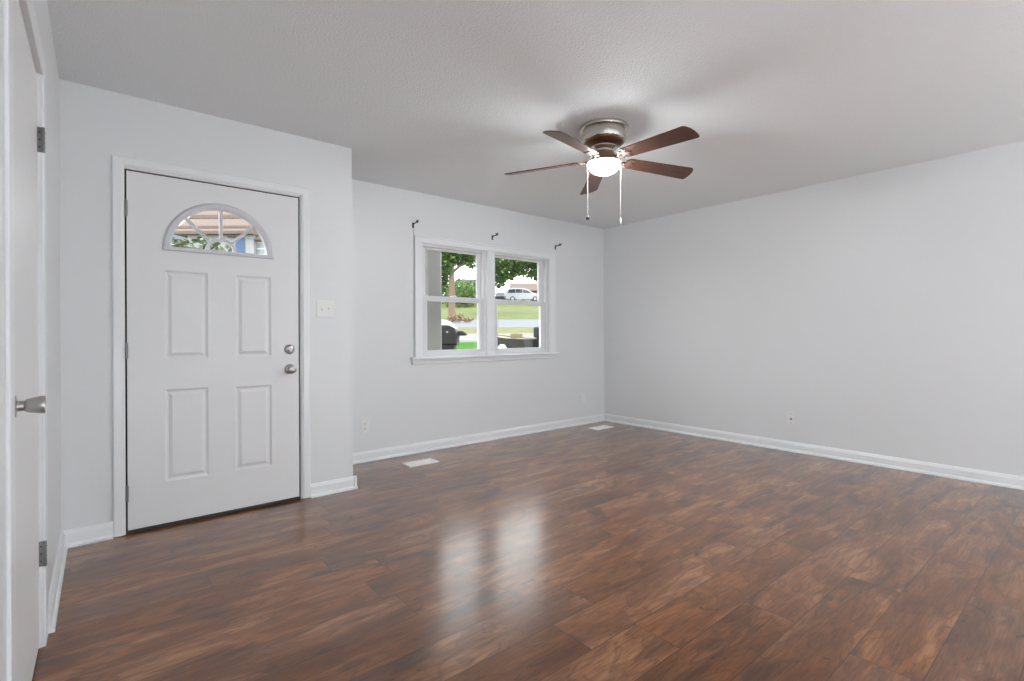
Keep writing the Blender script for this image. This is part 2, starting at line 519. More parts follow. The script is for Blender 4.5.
# ------------------------------------------------------------------ front door (door_1) with its casing
d1 = empty('door_1', (DX0, YD, 0), kind='structure')
def DP(x): return x - DX0
SH = 0.045
YF = 0.004                                                   # slab face sits 4 mm behind the wall plane
panels = [(0.320, 0.538, 0.967, 1.481), (0.687, 0.892, 0.967, 1.478), (0.320, 0.538, 0.258, 0.790), (0.682, 0.894, 0.258, 0.781)]
FX, FZ, FRO = 0.6095, 1.596, 0.300
def semi(r, z0, n=28): return [(DP(FX) + r * math.cos(PI * i / n), z0 + r * math.sin(PI * i / n)) for i in range(n + 1)]
b = BM()
hole = semi(0.262, FZ + 0.018)
fr = lambda p: (p[0], YF, p[1])
t = BM()
loops = [rect(0, DX1 - DX0, 0.020, DZ1), hole] + [rect(DP(a), DP(c), z0, z1) for a, c, z0, z1 in panels]
edges = []; vls = []
for lp in loops:
    vs = [t.verts.new(fr(p)) for p in lp]; vls.append(vs)
    for i in range(len(vs)): edges.append(t.edges.new((vs[i], vs[(i + 1) % len(vs)])))
bmesh.ops.triangle_fill(t, use_beauty=True, use_dissolve=False, edges=edges)
bk = []
edges = []
for lp in loops[:2]:
    vs = [t.verts.new((p[0], YF + SH, p[1])) for p in lp]; bk.append(vs)
    for i in range(len(vs)): edges.append(t.edges.new((vs[i], vs[(i + 1) % len(vs)])))
bmesh.ops.triangle_fill(t, use_beauty=True, use_dissolve=False, edges=edges)
for va, vb in zip(vls[:2], bk):
    for i in range(len(va)):
        j = (i + 1) % len(va); t.faces.new((va[i], va[j], vb[j], vb[i]))
for vs, (a, c, z0, z1) in zip(vls[2:], panels):              # moulded panels: groove, then a raised field
    prev = vs
    for ins, dep in ((0.010, 0.009), (0.018, 0.010), (0.036, 0.001)):
        nx = [t.verts.new((x, YF + dep, z)) for x, z in rect(DP(a) + ins, DP(c) - ins, z0 + ins, z1 - ins)]
        for i in range(4): t.faces.new((prev[i], prev[(i + 1) % 4], nx[(i + 1) % 4], nx[i]))
        prev = nx
    t.faces.new(prev)
merge(b, t)
obj('slab', b, M_door, d1)

# fanlight
fl = BM()
def half_ring(bm, ro, ri, z0, prof_y):
    n = 36
    rows = []
    for i in range(n + 1):
        a = PI * i / n
        rows.append([bm.verts.new((DP(FX) + (ri + (ro - ri) * f) * math.cos(a), y, z0 + (ri + (ro - ri) * f) * math.sin(a))) for f, y in prof_y])
    for r0, r1 in zip(rows, rows[1:]):
        for k2 in range(len(prof_y) - 1): bm.faces.new((r0[k2], r0[k2 + 1], r1[k2 + 1], r1[k2]))
half_ring(fl, FRO, 0.258, FZ + 0.016, [(0, 0.03), (0, -0.006), (0.30, -0.013), (0.70, -0.013), (1.0, 0.005)])
box(fl, DP(FX) - FRO, DP(FX) + FRO, -0.013, 0.02, FZ, FZ + 0.024, 0.004)
fan_frame = obj('fanlight_frame', fl, M_fan, d1)
b = BM()
for a in (45, 90, 135):
    c, s = math.cos(R(a)), math.sin(R(a))
    Mx = Matrix(((c, 0, s, DP(FX)), (0, 1, 0, 0), (-s, 0, c, FZ + 0.018), (0, 0, 0, 1)))
    Mx = Matrix.Translation((DP(FX), 0, FZ + 0.018)) @ Matrix.Rotation(-R(a), 4, 'Y')
    box(b, 0.078, 0.264, 0.006, 0.028, -0.009, 0.009, 0.003, M=Mx)
half_ring(b, 0.086, 0.068, FZ + 0.016, [(0, 0.028), (0, 0.006), (1, 0.006), (1, 0.028)])
obj('muntin', b, M_fan, fan_frame)
b = BM()
slab(b, semi(0.260, FZ + 0.018), [], lambda p: (p[0], 0.022, p[1]), lambda p: (p[0], 0.026, p[1]))
obj('glass', b, M_glass, fan_frame)

# knob, deadbolt, hinges
KM = lambda x, z: Matrix.Translation((DP(x), YF, z)) @ Matrix.Rotation(R(90), 4, 'X')
b = BM(); lathe(b, [(0.033, 0), (0.033, 0.004), (0.028, 0.009), (0.013, 0.011), (0.0115, 0.030), (0.020, 0.036), (0.0265, 0.046), (0.0275, 0.056), (0.023, 0.066), (0.012, 0.071), (0, 0.072)], 32, KM(1.006, 0.878))
obj('knob', b, M_nickel, d1, smooth=True, label='round satin nickel door knob')
b = BM(); lathe(b, [(0.033, 0), (0.033, 0.006), (0.030, 0.012), (0.024, 0.018), (0.010, 0.020), (0, 0.020)], 32, KM(1.004, 1.008))
db = obj('deadbolt', b, M_nickel, d1, smooth=True)
b = BM(); box(b, -0.014, 0.014, -0.005, 0.005, 0.018, 0.034, 0.003, M=KM(1.004, 1.008) @ Matrix.Rotation(R(20), 4, 'Z'))
obj('thumb_turn', b, M_nickel, db)
for z in (1.812, 1.018, 0.226):
    b = BM()
    tube(b, [(-0.004, -0.004, z - 0.045), (-0.004, -0.004, z + 0.045)], 0.0065, 10)
    box(b, -0.004, 0.004, 0.0, 0.006, z - 0.043, z + 0.043)
    for dz in (-0.028, -0.009, 0.009, 0.028): box(b, -0.0105, 0.0025, -0.0107, 0.0025, z + dz - 0.0008, z + dz + 0.0008)
    obj('hinge', b, M_steel, d1, smooth=True, label='grey steel hinge knuckle')

# jamb behind the gap (dark weatherstrip shows round the slab)
b = BM()
J = 0.009
for x0, x1, z0, z1 in ((DX0 - 0.03, DX0 - J, 0, DZ1 + 0.03), (DX1 + J, DX1 + 0.03, 0, DZ1 + 0.03), (DX0 - J, DX1 + J, DZ1 + J, DZ1 + 0.03)):
    box(b, x0, x1, YD + 0.001, YD + TH, z0, z1)
obj('trim_1', b, M_trim, kind='structure')
b = BM()
for x0, x1, z0, z1 in ((DX0 - J, DX0, 0, DZ1 + J), (DX1, DX1 + J, 0, DZ1 + J), (DX0, DX1, DZ1, DZ1 + J)):
    box(b, DP(x0), DP(x1), 0.016, SH, z0, z1)
obj('weatherstrip', b, M_dark, d1, label='dark rubber weatherstrip in the gap round the door')
b = BM(); box(b, DP(DX0) - 0.005, DP(DX1) + 0.005, -0.010, 0.12, 0.0, 0.017, 0.003)
obj('threshold', b, M_thresh, d1, label='dark bronze threshold under the door')
# casing
b = BM()
cx0, cx1, cz = 0.082, 1.132, 2.094
prof = [(0, 0.0), (0, 0.012), (0.006, 0.016), (0.040, 0.016), (0.048, 0.011), (0.053, 0.009), (0.055, 0.0)]
t = BM()
rows = []
for sgn, zz in ((0, 0.004), (0, None), (1, None), (1, 0.004)):
    row = []
    for f, d in prof:
        x = cx0 + f if sgn == 0 else cx1 - f
        row.append(t.verts.new((x, YD - d, (cz - f) if zz is None else zz)))
    rows.append(row)
for r0, r1 in zip(rows, rows[1:]):
    for i in range(len(prof)):
        j = (i + 1) % len(prof); t.faces.new((r0[i], r0[j], r1[j], r1[i]))
t.faces.new(rows[0]); t.faces.new(rows[-1]); merge(b, t)
obj('trim_2', b, M_trim, kind='structure')

# ------------------------------------------------------------------ closet door (door_2) in the left wall
ANG = math.atan2(LN.y, LN.x)                                  # local x = into the room, local y = towards the entry corner
d2 = empty('door_2', (*LW(CS0, 0), 0), ANG, kind='structure')
# local frame: x = out of wall, y = 0 at hinge side, -y towards the camera
DR = -0.010                                                   # face recessed 1 cm
b = BM(); box(b, DR - 0.035, DR, -(CS1 - CS0) + 0.015, -0.016, 0.014, CZ1 - 0.021, 0.0015)
obj('slab', b, M_door, d2)
b = BM()
box(b, -TH, -0.0005, -0.0125, 0, 0, CZ1); box(b, -TH, -0.0005, -(CS1 - CS0), -(CS1 - CS0) + 0.012, 0, CZ1); box(b, -TH, -0.0005, -(CS1 - CS0), 0, CZ1 - 0.0145, CZ1)
obj('jamb', b, M_trim, d2)
b = BM()
box(b, -0.05, DR - 0.012, -0.016, -0.0125, 0, CZ1 - 0.0145); box(b, -0.05, DR - 0.012, -(CS1 - CS0) + 0.012, -0.0125, CZ1 - 0.021, CZ1 - 0.0145)
box(b, -0.05, DR - 0.010, -(CS1 - CS0) + 0.012, -0.0125, 0.0, 0.013)  # dark strips put in for the shade of the door gap
obj('gap_shade', b, M_dark, d2, label='dark strip for the shade in the gap round the closet door')
b = BM(); lathe(b, [(0.030, 0), (0.030, 0.003), (0.026, 0.008), (0.0135, 0.010), (0.0125, 0.022), (0.0150, 0.024), (0.0175, 0.029), (0.0210, 0.047), (0.0230, 0.057), (0.0220, 0.061), (0.016, 0.0575), (0, 0.056)], 32,
                 Matrix.Translation((DR, -(1.765 - CS0), 0.927)) @ Matrix.Rotation(R(90), 4, 'Y'))
obj('knob', b, M_nickel, d2, smooth=True, label='flared satin nickel closet door knob')
for z in (1.797, 0.332):
    b = BM()
    tube(b, [(0.0065, -0.0155, z - 0.044), (0.0065, -0.0155, z + 0.044)], 0.0050, 10)
    for dz in (-0.026, -0.009, 0.009, 0.026): box(b, 0.001, 0.012, -0.0210, -0.0100, z + dz - 0.0008, z + dz + 0.0008)
    box(b, DR + 0.0005, 0.0078, -0.0150, -0.0120, z - 0.044, z + 0.044, 0.0005)
    hg = obj('hinge', b, M_steel, d2, smooth=True, label='grey steel closet hinge')
    for dz in (-0.026, 0.0, 0.026):
        b = BM(); lathe(b, [(0.0032, 0), (0.0032, 0.001), (0, 0.0014)], 8, Matrix.Translation((-0.004, -0.0150, z + dz)) @ Matrix.Rotation(R(90), 4, 'X'))
        obj('screw', b, M_slot, hg)
# casing round the closet door
t3 = empty('trim_3', (*LW(CS0, 0), 0), ANG, kind='structure')
b = BM()
box(b, -0.001, 0.008, -0.0125, 0.082, 0, CZ1 - 0.014, 0.002)
box(b, -0.001, 0.008, -(CS1 - CS0) - 0.070, -(CS1 - CS0) + 0.011, 0, CZ1 - 0.014, 0.002)
box(b, -0.001, 0.008, -(CS1 - CS0) - 0.070, 0.082, CZ1 - 0.0145, CZ1 + 0.062, 0.002)
obj('casing', b, M_trim, t3)
b = BM(); box(b, -0.55, -0.50, -1.0, 0.2, 0, H)
obj('closet_back', b, M_wall, d2)

# ------------------------------------------------------------------ double window (window_1)
w1 = empty('window_1', (WX0, YW, WZ0), kind='structure')
def wx(x): return x - WX0
def wz(z): return z - WZ0
b = BM()
CT = 0.018
box(b, wx(2.309), wx(2.383), -CT, 0, wz(0.888), wz(1.9665), 0.003)
box(b, wx(4.032), wx(4.138), -CT, 0, wz(0.888), wz(1.9665), 0.003)
box(b, wx(2.309), wx(4.138), -CT - 0.001, 0, wz(1.966), wz(2.0205), 0.003)
box(b, wx(2.305), wx(4.142), -CT - 0.006, 0, wz(2.020), wz(2.030), 0.002)
obj('casing', b, M_trim, w1)
b = BM(); box(b, wx(3.145), wx(3.242), -CT, 0.12, wz(0.888), wz(1.9655), 0.003)
obj('mullion', b, M_trim, w1)
b = BM(); box(b, wx(2.262), wx(4.165), -0.052, 0.03, wz(0.872), wz(0.892), 0.004, 2); box(b, wx(2.28), wx(4.145), -0.016, 0, wz(0.825), wz(0.873), 0.003)
obj('stool', b, M_trim, w1, label='white window stool with an apron board below')
for gx0, gx1, ux0, ux1 in ((2.462, 3.074, 2.383, 3.145), (3.312, 3.942, 3.242, 4.032)):
    # fixed vinyl frame in the opening
    b = BM()
    box(b, wx(ux0) - 0.004, wx(ux0) + 0.026, 0.010, 0.125, 0, wz(1.975)); box(b, wx(ux1) - 0.030, wx(ux1) + 0.013, 0.010, 0.125, 0, wz(1.975))
    box(b, wx(ux0) + 0.025, wx(ux1) - 0.029, 0.011, 0.124, wz(1.945), wz(1.98)); box(b, wx(ux0) + 0.025, wx(ux1) - 0.029, 0.011, 0.124, 0, wz(0.925))
    obj('frame', b, M_vinyl, w1)
    for nm, y0, y1, z0, z1, gz0, gz1 in (('upper_sash', 0.062, 0.090, 1.430, 1.965, 1.478, 1.926), ('lower_sash', 0.024, 0.056, 0.905, 1.476, 0.953, 1.424)):
        b = BM()
        xa, xb = wx(ux0) + 0.02, wx(ux1) - 0.02
        box(b, xa, wx(gx0), y0, y1, wz(z0), wz(z1), 0.004); box(b, wx(gx1), xb, y0, y1, wz(z0), wz(z1), 0.004)
        box(b, wx(gx0) - 0.002, wx(gx1) + 0.002, y0 + 0.001, y1 - 0.001, wz(z0), wz(gz0), 0.002); box(b, wx(gx0) - 0.002, wx(gx1) + 0.002, y0 + 0.001, y1 - 0.001, wz(gz1), wz(z1), 0.002)
        s = obj(nm, b, M_vinyl, w1)
        b = BM(); ym = (y0 + y1) / 2
        box(b, wx(gx0) - 0.004, wx(gx1) + 0.004, ym - 0.002, ym + 0.002, wz(gz0) - 0.004, wz(gz1) + 0.004)
        obj('glass', b, M_glass, s)
        if nm == 'lower_sash':
            b = BM(); xm = wx((gx0 + gx1) / 2)
            box(b, xm - 0.03, xm + 0.03, y0 + 0.004, y1, wz(z1), wz(z1) + 0.008, 0.002); box(b, xm - 0.006, xm + 0.022, y0 + 0.002, y0 + 0.014, wz(z1) + 0.008, wz(z1) + 0.016, 0.002)
            obj('sash_lock', b, M_vinyl, s)

# ------------------------------------------------------------------ ceiling fan
HX, HY = 2.553, 2.141
fan = empty('ceiling_fan', (HX, HY, H), label='pewter ceiling fan with five walnut blades and a lit globe', cat='ceiling fan')
b = BM(); lathe(b, [(0.150, 0), (0.156, -0.003), (0.158, -0.012), (0.154, -0.022), (0.146, -0.026), (0.136, -0.028), (0.136, -0.036), (0.141, -0.040), (0.141, -0.090), (0.135, -0.098), (0.128, -0.101)], 56)
obj('housing', b, M_pewter, fan, smooth=True)
b = BM(); lathe(b, [(0.128, -0.100), (0.124, -0.108), (0.104, -0.120), (0.080, -0.124)], 48)
obj('motor_band', b, M_bronze, fan, smooth=True)
b = BM(); lathe(b, [(0.080, -0.123), (0.086, -0.129), (0.086, -0.137), (0.068, -0.143), (0.058, -0.150), (0.056, -0.166)], 40)
obj('motor_hub', b, M_pewter, fan, smooth=True)
b = BM(); lathe(b, [(0.054, -0.158), (0.064, -0.163), (0.072, -0.180), (0.082, -0.200), (0.099, -0.217), (0.110, -0.227), (0.1115, -0.234), (0.101, -0.237), (0.060, -0.237)], 48)
obj('light_fitter', b, M_pan, fan, smooth=True)
b = BM()
pf = [(0.060, -0.2365), (0.092, -0.2365)]
for i in range(1, 14):
    a = -0.22 + (PI / 2 + 0.22) * i / 13
    pf.append((0.0965 * math.cos(a), -0.2490 - 0.058 * math.sin(a)))
pf[-1] = (0.0, pf[-1][1])
lathe(b, pf, 36)
obj('globe', b, M_globe, fan, smooth=True, label='glowing white glass globe')

def blade_outline():
    pts = []
    r0, r1 = 0.165, 0.668
    w0, w1 = 0.052, 0.068
    pts += [(r0, -w0 + 0.012), (r0 + 0.012, -w0)]
    pts += [(r1 - 0.040, -w1), (r1 - 0.028, -w1 + 0.003), (r1 - 0.019, -w1 + 0.012), (r1 - 0.006, -0.032), (r1, 0.0), (r1 - 0.001, 0.032), (r1 - 0.005, w1 - 0.013), (r1 - 0.010, w1 - 0.004), (r1 - 0.020, w1)]
    pts += [(r0 + 0.012, w0), (r0, w0 - 0.012)]
    return pts
def iron_outline():
    return [(0.060, -0.014), (0.105, -0.011), (0.130, -0.010), (0.150, -0.018), (0.172, -0.040), (0.196, -0.046), (0.212, -0.036), (0.204, -0.022), (0.190, -0.018), (0.214, -0.010), (0.232, 0.0),
            (0.214, 0.010), (0.190, 0.018), (0.204, 0.022), (0.212, 0.036), (0.196, 0.046), (0.172, 0.040), (0.150, 0.018), (0.130, 0.010), (0.105, 0.011), (0.060, 0.014)]
PITCH = R(14)
for k2 in range(5):
    ang = -1.6312 + k2 * 2 * PI / 5
    # clockwise edge (seen from above) higher
    Mb = Matrix.Rotation(ang, 4, 'Z') @ Matrix.Translation((0, 0, -0.206)) @ Matrix.Rotation(R(2.8), 4, 'Y') @ Matrix.Rotation(-PITCH, 4, 'X')
    b = BM(); prism(b, blade_outline(), -0.003, 0.003, bev=0.0012)
    bl = obj('blade', b, M_blade, fan)
    bl.matrix_local = Mb
    b = BM(); prism(b, iron_outline(), -0.0075, -0.003, bev=0.001)
    for sx, sy in ((0.196, -0.034), (0.196, 0.034), (0.216, 0.0)):
        lathe(b, [(0, -0.0105), (0.004, -0.0095), (0.005, -0.0075)], 10, Matrix.Translation((sx, sy, 0)))
    for sx, sy, rr in ((0.158, -0.030, 0.012), (0.158, 0.030, 0.012), (0.135, 0.0, 0.014)):
        ring = [(sx + rr * math.cos(a), sy + rr * math.sin(a), -0.009) for a in [2 * PI * i / 12 for i in range(13)]]
        tube(b, ring, 0.0032, 6)
    tube(b, [(0.045, 0, 0.004), (0.075, 0, 0.002), (0.100, 0, -0.006), (0.135, 0, -0.0065)], 0.009, 8)
    ir = obj('blade_iron', b, M_iron, bl, smooth=True, label='bronze scrolled blade bracket')

# pull chains hang either side of the globe
rv = Vector((math.cos(YAW), -math.sin(YAW)))
def chain(side, z1, dark):
    p = rv * side
    b = BM()
    z = -0.226
    while z > z1 + 0.02:
        sphere(b, (p.x, p.y, z), 0.0019, 6, 4); z -= 0.005
    tube(b, [(p.x, p.y, -0.222), (p.x, p.y, z1 + 0.015)], 0.0011, 5)
    c = obj('pull_chain', b, M_chain, fan, smooth=True)
    b = BM()
    if dark:
        lathe(b, [(0, z1 + 0.020), (0.006, z1 + 0.016), (0.011, z1 + 0.004), (0.009, z1 - 0.006), (0, z1 - 0.010)], 14, Matrix.Translation((p.x, p.y, 0)))
        obj('pendant', b, M_slot, c, smooth=True, label='small dark ball on the left chain')
    else:
        lathe(b, [(0, z1 + 0.026), (0.004, z1 + 0.022), (0.007, z1 + 0.004), (0.008, z1 - 0.010), (0.005, z1 - 0.016), (0, z1 - 0.017)], 14, Matrix.Translation((p.x, p.y, 0)))
        obj('pendant', b, M_white, c, smooth=True, label='slim white pull on the right chain')
chain(-0.106, -0.590, True)
chain(0.108, -0.612, False)

# ------------------------------------------------------------------ switch plate, outlets, vents, brackets, cord
def plate(name, loc, rz, w, h, label, cat, gang=0):
    t = empty(name, loc, rz, label=label, cat=cat)
    b = BM(); box(b, -w / 2, w / 2, -0.006, 0, -h / 2, h / 2, 0.0025, 2)
    obj('cover_plate', b, M_plate, t)
    return t
sw = plate('light_switch', (1.240, YD, 1.283), 0, 0.118, 0.116, 'white double toggle light switch on the wall right of the front door', 'light switch')
for sx, up in ((-0.023, 1), (0.023, -1)):
    b = BM(); box(b, sx - 0.006, sx + 0.006, -0.0075, -0.005, -0.013, 0.013)
    box(b, sx - 0.004, sx + 0.004, -0.020, -0.004, -0.004, 0.004, 0.0015, M=Matrix.Translation((0, 0, 0)) @ Matrix.Rotation(R(18 * up), 4, 'X'))
    obj('toggle', b, M_plate, sw)
    for sz in (-0.030, 0.030):
        b = BM(); lathe(b, [(0.003, 0), (0.003, 0.001), (0, 0.0015)], 8, Matrix.Translation((sx, -0.006, sz)) @ Matrix.Rotation(R(90), 4, 'X'))
        obj('screw', b, M_plate, sw)
def outlet(loc, rz, label):
    t = plate('wall_outlet', loc, rz, 0.074, 0.118, label, 'outlet')
    for sz in (-0.020, 0.020):
        b = BM(); lathe(b, [(0.0165, 0), (0.0165, 0.0025), (0, 0.0025)], 20, Matrix.Translation((0, -0.0055, sz)) @ Matrix.Rotation(R(90), 4, 'X') @ Matrix.Scale(0.85, 4, (0, 1, 0)))
        f = obj('receptacle', b, M_plate, t)
        b = BM()
        for dx in (-0.006, 0.006): box(b, dx - 0.0012, dx + 0.0012, -0.0085, -0.0078, sz - 0.001, sz + 0.009)
        box(b, -0.0022, 0.0022, -0.0085, -0.0078, sz - 0.010, sz - 0.005)
        obj('slot', b, M_slot, f)
    return t
outlet((1.820, YW, 0.305), 0, 'white duplex wall outlet low under the window, near the entry corner')
bp_ = plate('wall_outlet', (4.605, YW, 0.318), 0, 0.072, 0.112, 'painted-over wall plate low on the window wall near the far corner', 'outlet')
for sz in (-0.020, 0.020):
    b = BM(); lathe(b, [(0.0165, 0), (0.0165, 0.002), (0, 0.002)], 16, Matrix.Translation((0, -0.0055, sz)) @ Matrix.Rotation(R(90), 4, 'X'))
    obj('receptacle', b, M_plate, bp_)
cj = plate('cable_jack', (XR, 1.970, 0.310), R(-90), 0.074, 0.116, 'white wall plate with a dark cable jack on the blank right wall', 'outlet')
b = BM(); lathe(b, [(0.008, 0), (0.008, 0.004), (0.0055, 0.004), (0.0055, 0.011), (0, 0.011)], 12, Matrix.Translation((0, -0.006, -0.008)) @ Matrix.Rotation(R(90), 4, 'X'))
obj('jack', b, M_slot, cj)
for sz in (-0.042, 0.042):
    b = BM(); lathe(b, [(0.003, 0), (0.003, 0.001), (0, 0.0015)], 8, Matrix.Translation((0, -0.006, sz)) @ Matrix.Rotation(R(90), 4, 'X'))
    obj('screw', b, M_steel, cj)

def vent(cx, cy, label):
    t = empty('floor_vent', (cx, cy, 0), label=label, cat='floor vent', group='white floor vents along the window wall')
    b = BM()
    slab(b, rect(-0.142, 0.142, -0.076, 0.076), [rect(-0.116, 0.116, -0.047, 0.047)], lambda p: (p[0], p[1], 0.0), lambda p: (p[0] * 0.985, p[1] * 0.97, 0.007))
    obj('rim', b, M_vent, t)
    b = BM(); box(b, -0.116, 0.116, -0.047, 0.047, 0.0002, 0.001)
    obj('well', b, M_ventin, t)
    for i in range(6):
        y = -0.0385 + i * 0.0154
        b = BM(); box(b, -0.116, 0.116, -0.0055, 0.0055, -0.0006, 0.0006, M=Matrix.Translation((0, y, 0.0042)) @ Matrix.Rotation(R(22), 4, 'X'))
        obj('louvre', b, M_vent, t)
    return t
vent(2.165, 3.852, 'white floor vent in front of the wall outlet, nearer the front door')
vent(4.590, 3.912, 'white floor vent in the far room corner by the right wall')

def bracket(x, z, label):
    t = empty('rod_bracket', (x, YW, z), label=label, cat='curtain bracket', group='black curtain rod brackets over the window')
    b = BM(); box(b, -0.009, 0.009, -0.004, 0, -0.032, 0.018, 0.002)
    obj('wall_plate', b, M_black, t)
    b = BM(); tube(b, [(0, -0.002, 0.006), (0, -0.035, 0.007), (0, -0.070, 0.011)], 0.0052, 8)
    obj('arm', b, M_black, t, smooth=True)
    b = BM()
    ringp = [(0, -0.082 + 0.013 * math.cos(a), 0.022 + 0.013 * math.sin(a)) for a in [R(150 + 240 * i / 10) for i in range(11)]]
    tube(b, ringp, 0.0048, 6); sphere(b, (0, -0.082, 0.010), 0.009, 8, 6)
    obj('cup', b, M_black, t, smooth=True)
bracket(2.298, 2.128, 'black curtain rod bracket above the left end of the window')
bracket(3.226, 2.124, 'black curtain rod bracket above the middle of the window')
bracket(4.150, 2.120, 'black curtain rod bracket above the right end of the window')
b = BM(); tube(b, [(2.304, YW - 0.004, 2.098), (2.302, YW - 0.004, 1.6), (2.301, YW - 0.0045, 1.2), (2.300, YW - 0.004, 0.893)], 0.0022, 6)
obj('hanging_cord', b, M_cord, label='thin grey cord hanging beside the left edge of the window', cat='cord')

# ------------------------------------------------------------------ outdoors
F2 = Vector((math.sin(YAW), math.cos(YAW))); R2 = Vector((math.cos(YAW), -math.sin(YAW)))
PROF = [(-60, -0.5), (5.5, -0.42), (8, -0.22), (12, 0.02), (15, 0.1), (17.6, 0.2), (20, 0.9), (26, 1.14), (27, 1.18), (34, 1.6), (34.4, 1.58), (44, 2.38), (44.4, 2.44), (62, 4.5), (66, 5.38), (80, 5.6), (140, 7.5)]
def gz(D):
    for (d0, z0), (d1_, z1) in zip(PROF, PROF[1:]):
        if d0 <= D <= d1_: return z0 + (z1 - z0) * (D - d0) / (d1_ - d0)
    return PROF[-1][1]
def WP(D, S): p = F2 * D + R2 * S; return p.x, p.y
def DS(px, D): return WP(D, (px - 512.67) / 505.64 * D)       # place at distance D seen along the column px
def strip(name, d0, d1_, m, s0=-120, s1=90):
    b = BM()
    ds = sorted({d0, d1_} | {p[0] for p in PROF if d0 < p[0] < d1_})
    rows = [[b.verts.new((*WP(d, s), gz(d))) for s in (s0, -40, 0, 30, s1)] for d in ds]
    for r0, r1 in zip(rows, rows[1:]):
        for i in range(4): b.faces.new((r0[i], r0[i + 1], r1[i + 1], r1[i]))
    o = obj(name, b, m, kind='structure')
    return o
strip('ground', -60, 12, M_verge)
strip('driveway', 12, 26.5, M_drive)
strip('verge', 26.5, 34.2, M_verge)
strip('road', 34.2, 44.2, M_road)
strip('lawn', 44.2, 64, M_grass)
strip('hill', 64, 140, M_verge)
# porch slab and pillar
b = BM(); box(b, -1.6, 1.30, YD + TH, 7.1, -0.45, -0.06); box(b, 1.30, 2.95, YW + TH, 7.1, -0.45, -0.06)
obj('porch_floor', b, M_drive, kind='structure')
pp = empty('porch_pillar', (2.80, 4.78, -0.06), label='pale grey square porch pillar seen through the left window sash', cat='pillar')
b = BM(); box(b, -0.095, 0.105, -0.1, 0.1, 0, 2.10, 0.02)
obj('shaft', b, M_post, pp)
b = BM(); box(b, -0.125, 0.125, -0.12, 0.12, 0, 0.16, 0.01)
obj('plinth', b, M_post, pp)
b = BM(); box(b, -0.14, 0.13, -0.13, 0.13, 2.09, 2.16, 0.015)
obj('cap', b, M_post, pp)
b = BM(); prism(b, [(-0.095, 0.3), (-0.12, 0.3), (-0.12, 1.90), (-0.145, 2.0), (-0.145, 2.09), (-0.095, 2.09)], -0.05, 0.05, Matrix.Rotation(R(90), 4, 'X'))
obj('side_batten', b, M_tan, pp, label='tan timber batten up the side of the pillar')

rng = random.Random(5)
def leaves(bm, clusters, n, size, flat=0.6):
    tot = sum(c[3] ** 2 for c in clusters)
    for cx, cy, cz, r, rzz in clusters:
        for i in range(int(n * r * r / tot)):
            while True:
                v = Vector((rng.uniform(-1, 1), rng.uniform(-1, 1), rng.uniform(-1, 1)))
                if 0.15 < v.length < 1: break
            p = Vector((cx + v.x * r, cy + v.y * r, cz + v.z * rzz))
            d = Vector((rng.gauss(0, 1), rng.gauss(0, 1), rng.gauss(0, flat) - 0.3)).normalized()
            u = d.cross(Vector((rng.gauss(0, 1), rng.gauss(0, 1), rng.gauss(0, 1)))).normalized()
            nn = d.cross(u)
            s = size * rng.uniform(0.6, 1.3)
            a = bm.verts.new(p); c1 = bm.verts.new(p + d * s * 0.5 + u * s * 0.32 + nn * s * 0.08)
            e = bm.verts.new(p + d * s); c2 = bm.verts.new(p + d * s * 0.5 - u * s * 0.32 + nn * s * 0.08)
            bm.faces.new((a, c1, e)); bm.faces.new((a, e, c2))
def tree(name, x, y, z, trunk, clusters, n, size, lm, label, cat='tree', lean=(0, 0)):
    t = empty(name, (x, y, z), label=label, cat=cat)
    b = BM()
    h = trunk[1]
    tube(b, [(0, 0, -0.1), (lean[0] * 0.3, lean[1] * 0.3, h * 0.4), (lean[0], lean[1], h)], [trunk[0] * 1.15, trunk[0] * 0.95, trunk[0] * 0.6], 12)
    for cx, cy, cz, r, rzz in clusters:
        tube(b, [(lean[0] * 0.7, lean[1] * 0.7, h * 0.72), (cx * 0.55, cy * 0.55, (h * 0.8 + cz) / 2), (cx, cy, cz)], [trunk[0] * 0.4, trunk[0] * 0.28, trunk[0] * 0.1], 7)
    obj('trunk', b, M_bark, t, smooth=True)
    b = BM(); leaves(b, clusters, n, size)
    obj('foliage', b, lm, t, recalc=False)
    return t
def rot2(S, D): v = R2 * S + F2 * D; return v.x, v.y
def cl(S, D, z, r, rz): return (*rot2(S, D), z, r, rz)
x, y = DS(452, 45.5)
tree('shade_tree', x, y, gz(45.5), (0.30, 5.6), [cl(-0.9, 0, 4.9, 1.2, 1.2), cl(0.4, 0.5, 6.1, 1.7, 1.2), cl(1.9, -0.3, 5.3, 0.8, 0.8), cl(-1.2, 1, 3.4, 0.7, 1.0), cl(2.2, 0.4, 6.2, 0.9, 0.8)], 2700, 0.42, M_leaf,
     'tree with a bare brown trunk and green crown outside the left window sash')
x, y = DS(489, 52)
tree('shade_tree', x, y, gz(52), (0.26, 6.0), [cl(1.0, 0, 4.9, 1.3, 1.2), cl(2.5, 0.5, 5.3, 1.3, 0.9), cl(4.0, 0, 5.4, 1.4, 0.8), cl(1.0, 0.4, 3.5, 0.8, 0.8), cl(5.3, 0.4, 5.2, 1.2, 1.0), cl(5.5, 0.4, 3.9, 0.8, 0.5), cl(3.2, 0.4, 4.3, 0.8, 0.3), cl(2.2, 0.4, 3.9, 0.5, 0.3), cl(4.5, 0.4, 4.0, 0.6, 0.3)], 4200, 0.42, M_leaf,
     'leafy tree hanging over the white minivan outside the right window sash')
x, y = DS(461, 62)
tree('round_shrub', x, y, gz(62) - 0.1, (0.10, 1.6), [(0, 0, 2.0, 1.7, 1.7), cl(1.0, 0.2, 1.3, 1.0, 1.1), cl(-1.3, 0.2, 1.1, 0.9, 1.0)], 1500, 0.34, M_leaf2, 'bright green rounded shrub behind the brown tree trunk', 'shrub')
x, y = DS(474, 66)
